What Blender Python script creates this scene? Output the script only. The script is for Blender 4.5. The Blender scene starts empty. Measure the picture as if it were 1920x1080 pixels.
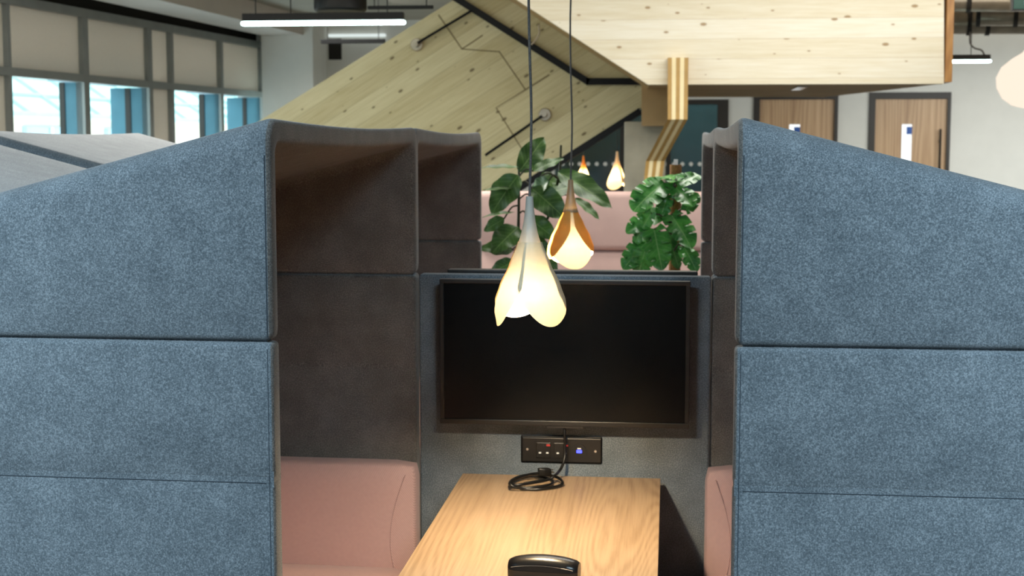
import bpy, bmesh, math, random
from mathutils import Vector, Matrix, noise
random.seed(7)
S = bpy.context.scene
C = S.collection
PI = math.pi

# ---------------------------------------------------------------- camera
FPX = 1920 * 50 / 36
PITCH = math.atan(267 / FPX)
YAW = math.atan(295 * math.cos(PITCH) / FPX)
CAM = Vector((0, 0, 1.70))
cd = bpy.data.cameras.new('camera'); cam = bpy.data.objects.new('camera', cd); C.objects.link(cam)
cam.location = CAM
cam.rotation_euler = (PI / 2 - PITCH, 0, YAW)
cd.lens = 50; cd.sensor_width = 36; cd.sensor_fit = 'HORIZONTAL'
cd.clip_start = 0.05; cd.clip_end = 200
cd.dof.use_dof = True; cd.dof.focus_distance = 2.95; cd.dof.aperture_fstop = 8.0
S.camera = cam

# ---------------------------------------------------------------- view, world
S.view_settings.view_transform = 'Standard'
S.view_settings.look = 'None'
S.view_settings.gamma = 1
S.view_settings.exposure = 0.0
S.view_settings.use_curve_mapping = False
W = bpy.data.worlds.new('overcast_sky'); S.world = W; W.use_nodes = True
wn = W.node_tree.nodes; wl = W.node_tree.links
bg = wn['Background']; bg.inputs[0].default_value = (0.80, 0.93, 1.0, 1); bg.inputs[1].default_value = 3.6


def area(name, loc, rot, sx, sy, power, col):
    l = bpy.data.lights.new(name, 'AREA'); l.shape = 'RECTANGLE'; l.size = sx; l.size_y = sy
    l.energy = power; l.color = col
    o = bpy.data.objects.new(name, l); C.objects.link(o); o.location = loc; o.rotation_euler = rot
    return o


COOL = (0.66, 0.87, 1.0); NEUT = (1.0, 0.97, 0.90); WARM = (1.0, 0.80, 0.55)
D2R = math.radians
for nm, x, tx in (('left', -1.75, -2.1), ('right', 1.15, 1.5)):          # unseen ceiling lamps, beams narrowed to spare the booth interiors, one per booth front
    lo = area('ceiling_light_' + nm, (x, 0.4, 3.1), (0, 0, 0), 1.5, 0.25, 36, COOL)
    lo.rotation_euler = (Vector((tx, 2.75, 1.0)) - lo.location).to_track_quat('-Z', 'Y').to_euler()
    lo.data.spread = D2R(88)
area('ceiling_light_row', (-3.2, 8.8, 3.05), (D2R(-38), 0, 0), 2.0, 0.5, 330, NEUT)  # added lamp, aimed back to brighten the neighbouring booth roofs
area('ceiling_light_planting', (0.2, 7.0, 3.12), (0, 0, 0), 2.4, 0.5, 58, NEUT)  # unseen lamp added over the plants to lift the leaves
area('ceiling_light_stair', (2.0, 7.9, 3.10), (D2R(48), 0, 0), 4.2, 0.4, 70, (1.0, 0.97, 0.90))  # extra lamp with no fitting, washes the balustrade panel
area('ceiling_light_flight', (-2.4, 8.6, 3.12), (D2R(40), 0, 0), 3.0, 0.4, 11, (1.0, 0.94, 0.80))  # weak extra lamp, added for the tone of the sloping flight panel
area('ceiling_light_doors', (5.0, 14.6, 2.52), (D2R(22), 0, 0), 5.0, 0.3, 165, (0.97, 1.0, 0.98))  # added below the ceiling, stands for the linear light's spill on the doors
area('ceiling_light_far', (-3.3, 14.0, 3.12), (0, D2R(-25), 0), 1.8, 3.0, 85, NEUT)  # added fill that lifts the window frames and blinds from inside
area('ceiling_light_ducts', (4.4, 11.2, 3.15), (D2R(78), 0, 0), 2.0, 0.15, 30, WARM)  # made-up lamp turned towards the ducts
area('ceiling_light_room', (1.0, 18.8, 2.90), (0, 0, 0), 2.0, 0.6, 65, (0.85, 1.0, 1.0))  # lamp added behind the glass so the dim room shows


# ---------------------------------------------------------------- measuring helpers: a sight line met with a real plane
_R = cam.rotation_euler.to_matrix()


def ray(px, py):
    return _R @ Vector(((px - 960) / FPX, -(py - 540) / FPX, -1))


def on_y(px, py, Y):
    r = ray(px, py); return CAM + r * (Y / r.y)


def on_z(px, py, z):
    r = ray(px, py); return CAM + r * ((z - CAM.z) / r.z)


def on_plane(px, py, p, n):
    r = ray(px, py); return CAM + r * ((p - CAM).dot(n) / r.dot(n))


# ---------------------------------------------------------------- materials
def srgb(r, g, b):
    f = lambda c: (c / 255 / 12.92) if c / 255 <= 0.04045 else ((c / 255 + 0.055) / 1.055) ** 2.4
    return (f(r), f(g), f(b), 1)


class Mat:
    def __init__(s, name):
        s.m = bpy.data.materials.new(name); s.m.use_nodes = True
        s.n = s.m.node_tree.nodes; s.l = s.m.node_tree.links
        s.b = s.n['Principled BSDF']; s.out = s.n['Material Output']

    def node(s, t, **kw):
        nd = s.n.new(t)
        for k, v in kw.items():
            if k == 'inp':
                for kk, vv in v.items(): nd.inputs[kk].default_value = vv
            else: setattr(nd, k, v)
        return nd

    def link(s, a, b): s.l.new(a, b)

    def coords(s, rot=(0, 0, 0), scale=(1, 1, 1), loc=(0, 0, 0)):
        tc = s.node('ShaderNodeTexCoord'); mp = s.node('ShaderNodeMapping')
        mp.inputs['Rotation'].default_value = rot; mp.inputs['Scale'].default_value = scale
        mp.inputs['Location'].default_value = loc
        s.link(tc.outputs['Object'], mp.inputs['Vector']); return mp.outputs['Vector']

    def noise(s, vec, scale, detail=2, rough=0.5, dims='3D'):
        t = s.node('ShaderNodeTexNoise'); t.inputs['Scale'].default_value = scale
        t.inputs['Detail'].default_value = detail; t.inputs['Roughness'].default_value = rough
        if vec: s.link(vec, t.inputs['Vector'])
        return t.outputs['Fac']

    def ramp(s, fac, stops):
        r = s.node('ShaderNodeValToRGB'); e = r.color_ramp.elements
        e[0].position, e[0].color = stops[0]; e[1].position, e[1].color = stops[-1]
        for p, c in stops[1:-1]:
            x = e.new(p); x.color = c
        s.link(fac, r.inputs['Fac']); return r.outputs['Color']

    def math(s, op, a, b=None, clamp=False):
        m = s.node('ShaderNodeMath', operation=op, use_clamp=clamp)
        for i, v in enumerate((a, b)):
            if v is None: continue
            if isinstance(v, (int, float)): m.inputs[i].default_value = v
            else: s.link(v, m.inputs[i])
        return m.outputs[0]

    def mix(s, fac, a, b, mode='MIX'):
        m = s.node('ShaderNodeMix', data_type='RGBA', blend_type=mode)
        for k, v in ((0, fac), (6, a), (7, b)):
            if isinstance(v, (int, float)): m.inputs[k].default_value = v
            elif isinstance(v, tuple): m.inputs[k].default_value = v
            else: s.link(v, m.inputs[k])
        return m.outputs[2]

    def bump(s, h, strength=0.2, dist=0.002):
        b = s.node('ShaderNodeBump'); b.inputs['Strength'].default_value = strength
        b.inputs['Distance'].default_value = dist
        s.link(h, b.inputs['Height']); s.link(b.outputs[0], s.b.inputs['Normal'])

    def base(s, c, rough=0.6, metal=0.0, spec=0.5):
        if isinstance(c, tuple): s.b.inputs['Base Color'].default_value = c
        else: s.link(c, s.b.inputs['Base Color'])
        s.b.inputs['Roughness'].default_value = rough; s.b.inputs['Metallic'].default_value = metal
        s.b.inputs['Specular IOR Level'].default_value = spec
        return s


def plain(name, c, rough=0.6, metal=0.0, spec=0.5, var=0.06, vs=6):
    m = Mat(name); v = m.coords()
    n = m.noise(v, vs, 3)
    d = tuple(max(0, x * (1 - var)) for x in c[:3]) + (1,); u = tuple(min(1, x * (1 + var)) for x in c[:3]) + (1,)
    m.base(m.ramp(n, [(0.3, d), (0.7, u)]), rough, metal, spec); return m.m


def emit(name, c, s):
    m = Mat(name); e = m.node('ShaderNodeEmission'); e.inputs[0].default_value = c; e.inputs[1].default_value = s
    m.link(e.outputs[0], m.out.inputs[0]); return m.m


def felt(name, dark, mid, light):
    m = Mat(name); v = m.coords()
    a = m.noise(v, 330, 3, 0.75); b = m.noise(v, 12, 3, 0.6)
    f = m.math('ADD', m.math('MULTIPLY', a, 0.82), m.math('MULTIPLY', b, 0.18))
    m.base(m.ramp(f, [(0.34, dark), (0.5, mid), (0.66, light)]), 0.95, 0, 0.15)
    m.b.inputs['Sheen Weight'].default_value = 0.25; m.b.inputs['Sheen Roughness'].default_value = 0.6
    m.bump(a, 0.5, 0.0015); return m.m


def twill(name, c):
    m = Mat(name); v = m.coords(rot=(0.0, D2R(35), 0.3))
    w = m.node('ShaderNodeTexWave', wave_type='BANDS', bands_direction='X'); w.inputs['Scale'].default_value = 75
    w.inputs['Distortion'].default_value = 0.6; m.link(v, w.inputs['Vector'])
    n = m.noise(v, 90, 2)
    d = tuple(x * 0.86 for x in c[:3]) + (1,); u = tuple(min(1, x * 1.08) for x in c[:3]) + (1,)
    f = m.math('ADD', m.math('MULTIPLY', w.outputs['Fac'], 0.6), m.math('MULTIPLY', n, 0.4))
    m.base(m.ramp(f, [(0.2, d), (0.8, u)]), 0.85, 0, 0.2)
    m.b.inputs['Sheen Weight'].default_value = 0.15
    m.bump(w.outputs['Fac'], 0.25, 0.001); return m.m


def clt(name, light, dark, knot, rot, board=0.13, gain=1.0):
    """pale cross-laminated boards running along local X of the rotated frame, knots and grain"""
    m = Mat(name); v = m.coords(rot=rot)
    sx = m.node('ShaderNodeSeparateXYZ'); m.link(v, sx.inputs[0]); X, Z = sx.outputs[0], sx.outputs[2]
    row = m.math('FLOOR', m.math('DIVIDE', Z, board))
    off = m.node('ShaderNodeTexWhiteNoise', noise_dimensions='1D'); m.link(row, off.inputs['W'])
    cxy = m.node('ShaderNodeCombineXYZ'); m.link(m.math('ADD', X, m.math('MULTIPLY', off.outputs[0], 9.0)), cxy.inputs[0]); m.link(Z, cxy.inputs[2]); m.link(row, cxy.inputs[1])
    gm = m.node('ShaderNodeMapping'); gm.inputs['Scale'].default_value = (1.6, 1, 26); m.link(cxy.outputs[0], gm.inputs[0])
    g = m.noise(gm.outputs[0], 2.2, 5, 0.6)
    c2 = m.node('ShaderNodeCombineXYZ'); m.link(m.math('ADD', X, m.math('MULTIPLY', off.outputs[0], 9.0)), c2.inputs[0]); m.link(Z, c2.inputs[1])
    km = m.node('ShaderNodeMapping'); km.inputs['Scale'].default_value = (4.5, 9.0, 1); m.link(c2.outputs[0], km.inputs[0])
    vo = m.node('ShaderNodeTexVoronoi', voronoi_dimensions='2D', feature='F1'); vo.inputs['Scale'].default_value = 1.0; m.link(km.outputs[0], vo.inputs['Vector'])
    cs = m.node('ShaderNodeSeparateColor'); m.link(vo.outputs['Color'], cs.inputs[0])
    rad = m.math('MULTIPLY', m.math('SUBTRACT', cs.outputs[0], 0.30), 0.19)
    k = m.math('MULTIPLY', m.math('SUBTRACT', rad, vo.outputs['Distance']), 18.0, True)
    halo = m.math('MULTIPLY', m.math('SUBTRACT', m.math('MULTIPLY', rad, 2.6), vo.outputs['Distance']), 1.4, True)
    tone = m.math('ADD', m.math('MULTIPLY', g, 0.75), m.math('MULTIPLY', off.outputs[0], 0.25))
    col = m.ramp(tone, [(0.28, light), (0.52, tuple((a + b) / 2 * 1.02 for a, b in zip(light, dark))), (0.78, dark)])
    col = m.mix(m.math('MULTIPLY', halo, 0.35), col, dark)
    col = m.mix(m.math('MULTIPLY', k, 0.8), col, knot)
    fr = m.math('FRACT', m.math('DIVIDE', Z, board))
    seam = m.math('LESS_THAN', m.math('ABSOLUTE', m.math('SUBTRACT', fr, 0.5)), 0.487)
    col = m.mix(m.math('MULTIPLY', m.math('SUBTRACT', 1.0, seam), 0.3), col, knot)
    m.base(col, 0.55, 0, 0.3); return m.m


def oak(name, light, mid, dark, axis='Y', scale=1.0):
    m = Mat(name)
    k = 'XYZ'.index(axis)
    def al(a, c): return tuple(a * scale if i == k else c * scale for i in range(3))
    v = m.coords(scale=al(1.0, 9), loc=(3.1, 1.7, 0.4))
    n0 = m.noise(v, 0.9, 2, 0.5)
    rings = m.math('MULTIPLY', m.math('ADD', m.math('SINE', m.math('MULTIPLY', m.noise(m.coords(scale=al(0.55, 5.5), loc=(0.3, 0.9, 2.2)), 1.0, 1, 0.4), 170.0)), 1.0), 0.5)
    v2 = m.coords(scale=al(5, 190))
    fine = m.noise(v2, 1.0, 3, 0.6)
    f = m.math('ADD', m.math('MULTIPLY', rings, 0.14), m.math('ADD', m.math('MULTIPLY', fine, 0.46), m.math('MULTIPLY', n0, 0.36)))
    m.base(m.ramp(f, [(0.28, dark), (0.46, mid), (0.66, light)]), 0.42, 0, 0.4)
    m.bump(fine, 0.08, 0.0008); return m.m


def petal_mat(name, col, trans, w_trans=0.10):
    m = Mat(name); v = m.coords(); n = m.noise(v, 55, 3)
    c = m.ramp(n, [(0.3, tuple(x * 0.93 for x in col[:3]) + (1,)), (0.7, col)])
    d = m.node('ShaderNodeBsdfDiffuse'); m.link(c, d.inputs[0])
    t = m.node('ShaderNodeBsdfTranslucent'); t.inputs[0].default_value = trans
    mx = m.node('ShaderNodeMixShader'); mx.inputs[0].default_value = w_trans
    m.link(d.outputs[0], mx.inputs[1]); m.link(t.outputs[0], mx.inputs[2])
    gl = m.node('ShaderNodeBsdfGlossy'); gl.inputs['Roughness'].default_value = 0.35
    m2 = m.node('ShaderNodeMixShader'); m2.inputs[0].default_value = 0.04
    m.link(mx.outputs[0], m2.inputs[1]); m.link(gl.outputs[0], m2.inputs[2])
    m.link(m2.outputs[0], m.out.inputs[0]); return m.m


def pane_mat(name, tint, refl=0.08, rough=0.0):
    m = Mat(name); t = m.node('ShaderNodeBsdfTransparent'); t.inputs[0].default_value = tint
    g = m.node('ShaderNodeBsdfGlossy'); g.inputs['Roughness'].default_value = rough
    mx = m.node('ShaderNodeMixShader'); mx.inputs[0].default_value = refl
    m.link(t.outputs[0], mx.inputs[1]); m.link(g.outputs[0], mx.inputs[2]); m.link(mx.outputs[0], m.out.inputs[0])
    return m.m


def leaf_mat(name, dark, mid, vein, rough=0.3):
    m = Mat(name); uv = m.node('ShaderNodeUVMap', uv_map='leaf')
    s = m.node('ShaderNodeSeparateXYZ'); m.link(uv.outputs[0], s.inputs[0])
    au = m.math('ABSOLUTE', s.outputs[0])
    ph = m.math('FRACT', m.math('MULTIPLY', m.math('SUBTRACT', s.outputs[1], m.math('MULTIPLY', au, 0.22)), 9.0))
    vn = m.math('LESS_THAN', m.math('ABSOLUTE', m.math('SUBTRACT', ph, 0.5)), 0.05)
    mid_rib = m.math('LESS_THAN', au, 0.04)
    vv = m.math('MAXIMUM', m.math('MULTIPLY', vn, 0.55), mid_rib)
    n = m.noise(m.coords(), 14, 3)
    c = m.ramp(n, [(0.3, dark), (0.75, mid)])
    m.base(m.mix(m.math('MULTIPLY', vv, 0.6), c, vein), rough, 0, 0.5); return m.m


M = {}
M['felt'] = felt('felt_blue_grey', srgb(70, 80, 88), srgb(108, 118, 126), srgb(154, 164, 172))
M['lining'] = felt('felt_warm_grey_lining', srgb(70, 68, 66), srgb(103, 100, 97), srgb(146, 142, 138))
M['thread'] = plain('thread_dark', srgb(66, 76, 86), 0.9)
M['pink'] = twill('pink_twill', srgb(192, 160, 158))
M['pinkfelt'] = plain('pink_fabric', srgb(186, 156, 148), 0.9)
M['oak_table'] = oak('oak_veneer', srgb(178, 153, 126), srgb(166, 140, 112), srgb(140, 113, 86), 'Y')
M['oak_edge'] = plain('oak_edge_band', srgb(205, 165, 108), 0.5)
M['oak_door'] = oak('oak_door_veneer', srgb(212, 180, 144), srgb(192, 158, 122), srgb(160, 126, 94), 'Z', 0.35)
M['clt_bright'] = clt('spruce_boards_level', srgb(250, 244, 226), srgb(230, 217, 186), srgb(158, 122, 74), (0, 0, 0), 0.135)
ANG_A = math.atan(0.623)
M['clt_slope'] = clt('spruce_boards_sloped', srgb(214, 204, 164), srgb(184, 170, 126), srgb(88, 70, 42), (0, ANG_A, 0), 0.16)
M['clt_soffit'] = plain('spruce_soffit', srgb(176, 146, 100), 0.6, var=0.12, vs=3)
M['clt_end'] = oak('spruce_end_board', srgb(190, 140, 80), srgb(168, 118, 64), srgb(140, 94, 48), 'Z', 0.6)
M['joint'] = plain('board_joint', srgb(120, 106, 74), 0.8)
M['glulam_a'] = plain('glulam_light', srgb(248, 230, 182), 0.5, var=0.05)
M['glulam_b'] = plain('glulam_dark', srgb(186, 148, 84), 0.5, var=0.08, vs=12)
M['black'] = plain('black_metal', srgb(13, 14, 15), 0.5, 0.0, 0.25)
M['black_plastic'] = plain('black_plastic', srgb(26, 25, 24), 0.38)
M['cable'] = plain('black_cable', srgb(18, 18, 18), 0.35)
M['bezel'] = plain('dark_bezel', srgb(44, 43, 42), 0.4, 0.2)
M['screen'] = Mat('screen_glass').base((0.004, 0.005, 0.006, 1), 0.22, 0, 0.25).m
M['silver'] = plain('silver', srgb(200, 200, 200), 0.25, 1.0)
M['white_plastic'] = plain('white_plastic', srgb(235, 235, 232), 0.5)
M['neon_red'] = plain('switch_red', srgb(190, 52, 48), 0.4)
M['usb_glow'] = emit('usb_blue_glow', (0.06, 0.07, 1.0, 1), 4.0)
M['case_black'] = plain('glossy_black_case', srgb(24, 22, 21), 0.28)
M['cord'] = plain('grey_textile_cord', srgb(92, 90, 88), 0.9, var=0.5, vs=400)
M['neck_grey'] = petal_mat('shade_neck_grey', srgb(176, 182, 178), (0.30, 0.25, 0.16, 1), 0.10)
M['petal_cream'] = petal_mat('petal_cream', srgb(232, 214, 178), (0.13, 0.105, 0.068, 1))
M['petal_far'] = petal_mat('petal_far', srgb(240, 224, 192), (0.9, 0.72, 0.48, 1), 0.12)
M['petal_amber'] = petal_mat('petal_amber', srgb(226, 160, 80), (1.0, 0.52, 0.12, 1), 0.13)
M['neck_amber'] = petal_mat('shade_neck_amber', srgb(176, 150, 116), (0.3, 0.2, 0.09, 1), 0.10)
M['bulb'] = emit('warm_bulb', (1.0, 0.77, 0.48, 1), 2850)
M['bulb_far'] = emit('warm_bulb_far', (1.0, 0.70, 0.36, 1), 300)
M['globe'] = emit('globe_glow', (1.0, 0.86, 0.70, 1), 1.05)
M['led'] = emit('cool_led', (0.72, 1.0, 0.96, 1), 9)
M['wall_white'] = plain('white_paint', srgb(226, 226, 220), 0.8, var=0.02)
M['wall_warm'] = plain('warm_white_paint', srgb(205, 196, 186), 0.85, var=0.03)
M['ceiling'] = plain('ceiling_paint', srgb(176, 170, 156), 0.9, var=0.06, vs=2)
M['carpet'] = plain('carpet_grey', srgb(88, 88, 86), 0.95, var=0.3, vs=120)
M['frame_grey'] = plain('grey_window_frame', srgb(150, 155, 153), 0.5)
M['frame_dark'] = plain('dark_frame', srgb(42, 38, 34), 0.5)
M['blind'] = petal_mat('roller_blind', srgb(222, 212, 200), srgb(225, 216, 204), 0.36)
M['reveal_teal'] = plain('teal_reveal', srgb(78, 128, 146), 0.6)
M['glass'] = pane_mat('clear_glass', (0.93, 0.98, 0.97, 1), 0.05)
M['glass_dark'] = pane_mat('smoked_glass', (0.55, 0.63, 0.63, 1), 0.08, 0.08)
M['recess'] = plain('dim_room_wall', srgb(96, 120, 124), 0.8)
M['void'] = plain('dark_void', srgb(38, 36, 32), 0.9)
M['concrete'] = plain('concrete', srgb(172, 166, 148), 0.85, var=0.16, vs=5)
M['duct'] = plain('galvanised_duct', srgb(176, 164, 146), 0.34, 0.55, var=0.15, vs=9)
M['duct_black'] = plain('duct_rubber', srgb(44, 42, 40), 0.7)
M['exit_green'] = plain('exit_green', srgb(8, 54, 42), 0.4)
M['facade'] = plain('cream_render', srgb(248, 230, 212), 0.9, var=0.02)
M['facade_glass'] = plain('facade_window', srgb(176, 208, 232), 0.2)
M['canopy_glass'] = plain('canopy_glazing', srgb(196, 226, 222), 0.3)
M['canopy_bar'] = plain('canopy_bar', srgb(164, 200, 196), 0.5)
M['leaf_fig'] = leaf_mat('fig_leaf', srgb(40, 72, 26), srgb(80, 122, 46), srgb(140, 170, 100), 0.45)
M['leaf_monstera'] = leaf_mat('monstera_leaf', srgb(36, 108, 46), srgb(92, 172, 70), srgb(160, 200, 130), 0.28)
M['stem'] = plain('plant_stem', srgb(62, 60, 40), 0.7)
M['moss'] = plain('coir_pole', srgb(150, 104, 62), 0.95, var=0.35, vs=160)
M['pot'] = plain('dark_planter', srgb(60, 60, 62), 0.7)
M['soil'] = plain('soil', srgb(50, 38, 28), 0.95, var=0.4, vs=90)
M['sign_blue'] = plain('blue_sign', srgb(36, 92, 176), 0.5)
M['door_light'] = emit('lit_room_beyond', (0.95, 1.0, 1.0, 1), 1.3)


# ---------------------------------------------------------------- object helpers
def root_of(o):
    while o.parent: o = o.parent
    return o


def link_mesh(name, bm, mat, parent=None, world=True, smooth=None):
    me = bpy.data.meshes.new(name)
    if parent is not None and world:
        bmesh.ops.translate(bm, verts=bm.verts, vec=-root_of(parent).location)
    bm.normal_update(); bm.to_mesh(me); bm.free()
    mats = mat if isinstance(mat, (list, tuple)) else [mat]
    for x in mats: me.materials.append(M[x] if isinstance(x, str) else x)
    if smooth is not None:
        for p in me.polygons: p.use_smooth = True
        if smooth < 180: me.set_sharp_from_angle(angle=D2R(smooth))
    o = bpy.data.objects.new(name, me); C.objects.link(o)
    if parent is not None: o.parent = parent
    return o


def thing(name, label, cat, loc=(0, 0, 0), group=None):
    o = bpy.data.objects.new(name, None); C.objects.link(o); o.location = loc
    o.empty_display_size = 0.1
    o['label'] = label; o['category'] = cat
    if group: o['group'] = group
    return o


def tag(o, label, cat, group=None):
    o['label'] = label; o['category'] = cat
    if group: o['group'] = group
    return o


def struct(o):
    o['kind'] = 'structure'; return o


def dup_tree(o, parent=None):
    c = o.copy(); C.objects.link(c)
    if parent is not None: c.parent = parent
    for ch in list(o.children): dup_tree(ch, c)
    return c


def box(bm, x0, x1, y0, y1, z0, z1, bevel=0, seg=2, mtx=None, mi=0):
    vs = [bm.verts.new((x, y, z)) for z in (z0, z1) for y in (y0, y1) for x in (x0, x1)]
    idx = [(0, 2, 3, 1), (4, 5, 7, 6), (0, 1, 5, 4), (2, 6, 7, 3), (0, 4, 6, 2), (1, 3, 7, 5)]
    fs = [bm.faces.new([vs[i] for i in f]) for f in idx]
    for f in fs: f.material_index = mi
    if bevel:
        es = list({e for f in fs for e in f.edges})
        r = bmesh.ops.bevel(bm, geom=es, offset=bevel, segments=seg, affect='EDGES', profile=0.5)
        vs = list({v for f in r['faces'] for v in f.verts} | {v for v in vs if v.is_valid})
    if mtx is not None: bmesh.ops.transform(bm, matrix=mtx, verts=[v for v in vs if v.is_valid])
    return vs


def B(*a, **k):
    bm = bmesh.new(); box(bm, *a, **k); return bm


def hexa(bm, p8, mi=0):
    """8 corners, bottom ring then top ring"""
    vs = [bm.verts.new(p) for p in p8]
    for f in [(3, 2, 1, 0), (4, 5, 6, 7), (0, 1, 5, 4), (1, 2, 6, 5), (2, 3, 7, 6), (3, 0, 4, 7)]:
        bm.faces.new([vs[i] for i in f]).material_index = mi
    return vs


def prism(bm, pts, vec, mi=0, bevel=0):
    """polygon pts extruded by vec"""
    vec = Vector(vec)
    a = [bm.verts.new(p) for p in pts]; b = [bm.verts.new(Vector(p) + vec) for p in pts]
    n = len(pts)
    fs = [bm.faces.new(a), bm.faces.new(b[::-1])]
    for i in range(n): fs.append(bm.faces.new((a[i], b[i], b[(i + 1) % n], a[(i + 1) % n])))
    for f in fs: f.material_index = mi
    bmesh.ops.recalc_face_normals(bm, faces=fs)
    if bevel:
        bmesh.ops.bevel(bm, geom=list({e for f in fs for e in f.edges}), offset=bevel, segments=2, affect='EDGES', profile=0.5)


def catmull(pts, n=8):
    P = [Vector(p) for p in pts]; P = [2 * P[0] - P[1]] + P + [2 * P[-1] - P[-2]]
    out = []
    for i in range(1, len(P) - 2):
        a, b, c, d = P[i - 1:i + 3]
        for k in range(n):
            t = k / n
            out.append(0.5 * (2 * b + (c - a) * t + (2 * a - 5 * b + 4 * c - d) * t * t + (3 * b - a - 3 * c + d) * t ** 3))
    out.append(P[-2]); return out


def tube(bm, pts, r, seg=8, smooth=0, mi=0):
    pts = catmull(pts, smooth) if smooth else [Vector(p) for p in pts]
    rings = []; up = Vector((0.3, 0.1, 1)).normalized()
    N = len(pts)
    for i, p in enumerate(pts):
        t = (pts[min(i + 1, N - 1)] - pts[max(i - 1, 0)]).normalized()
        if abs(t.dot(up)) > 0.95: up = Vector((1, 0.2, 0)).normalized()
        a = (up - t * up.dot(t)).normalized(); b = t.cross(a); up = a
        rr = r(i / (N - 1)) if callable(r) else r
        rings.append([bm.verts.new(p + (a * math.cos(2 * PI * k / seg) + b * math.sin(2 * PI * k / seg)) * rr) for k in range(seg)])
    for i in range(N - 1):
        for k in range(seg):
            bm.faces.new((rings[i][k], rings[i][(k + 1) % seg], rings[i + 1][(k + 1) % seg], rings[i + 1][k])).material_index = mi
    bm.faces.new(rings[0][::-1]).material_index = mi; bm.faces.new(rings[-1]).material_index = mi


def T(pts, r, seg=8, smooth=0):
    bm = bmesh.new(); tube(bm, pts, r, seg, smooth); return bm


def lathe(bm, prof, c=(0, 0, 0), seg=32, axis='Z', mi=0):
    rings = []
    for r, z in prof:
        ring = []
        for k in range(seg):
            a = 2 * PI * k / seg; x, y = r * math.cos(a), r * math.sin(a)
            p = {'Z': (x, y, z), 'Y': (x, z, y), 'X': (z, x, y)}[axis]
            ring.append(bm.verts.new(Vector(c) + Vector(p)))
        rings.append(ring)
    for i in range(len(rings) - 1):
        for k in range(seg):
            bm.faces.new((rings[i][k], rings[i][(k + 1) % seg], rings[i + 1][(k + 1) % seg], rings[i + 1][k])).material_index = mi
    if prof[0][0] > 1e-6: bm.faces.new(rings[0][::-1]).material_index = mi
    if prof[-1][0] > 1e-6: bm.faces.new(rings[-1]).material_index = mi
    bmesh.ops.remove_doubles(bm, verts=bm.verts, dist=1e-6)
    bmesh.ops.recalc_face_normals(bm, faces=bm.faces)


def L(prof, c=(0, 0, 0), seg=32, axis='Z'):
    bm = bmesh.new(); lathe(bm, prof, c, seg, axis); return bm


# ================================================================ room shell
ZC = 3.25                       # ceiling
YB = 17.6                       # back wall
XR = 10.0; YF = -5.0
WA = on_z(17.6, 142.5, 2.3); WB = on_z(487, 183, 2.3)       # the window wall runs through these two points
wu = Vector((WB.x - WA.x, WB.y - WA.y, 0)).normalized(); wo = Vector((-wu.y, wu.x, 0))    # along it, and outwards


def wp(u, d, z): return Vector((WA.x, WA.y, 0)) + wu * u + wo * d + Vector((0, 0, z))


def wpx(px, py):
    """u, z on the inner face of the window wall"""
    p = on_plane(px, py, WA, wo); q = p - Vector((WA.x, WA.y, 0)); return q.dot(wu), p.z


U_END = wpx(487, 183)[0]
U_NEAR = -18.0
p0 = wp(U_NEAR, 0, 0)
bm = bmesh.new(); prism(bm, [(p0.x - 0.3, YF, 0), (XR, YF, 0), (XR, YB + 0.2, 0), (wp(U_END, 0, 0).x - 0.3, YB + 0.2, 0)], (0, 0, -0.1))
struct(link_mesh('floor', bm, 'carpet'))
bm = bmesh.new(); prism(bm, [(p0.x - 0.3, YF, ZC), (XR, YF, ZC), (XR, YB + 0.2, ZC), (wp(U_END, 0, 0).x - 0.3, YB + 0.2, ZC)], (0, 0, 0.1))
struct(link_mesh('ceiling', bm, 'ceiling'))
struct(link_mesh('wall_front', B(-9, XR, YF - 0.1, YF, 0, ZC), 'wall_white'))
struct(link_mesh('wall_right', B(XR, XR + 0.1, YF, YB + 0.2, 0, ZC), 'wall_white'))


def wbox(bm, u0, u1, d0, d1, z0, z1, mi=0):
    hexa(bm, [wp(u0, d0, z0), wp(u1, d0, z0), wp(u1, d1, z0), wp(u0, d1, z0), wp(u0, d0, z1), wp(u1, d0, z1), wp(u1, d1, z1), wp(u0, d1, z1)], mi)
    bmesh.ops.recalc_face_normals(bm, faces=bm.faces)


def WBX(*a):
    bm = bmesh.new(); wbox(bm, *a); return bm


Z_TR0 = 2.30                    # transom underside
Z_TR1 = wpx(487, 172)[1]        # transom top
Z_TOP = wpx(484, 90)[1]         # underside of the top rail
Z_RAIL = wpx(484, 78)[1]
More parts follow.
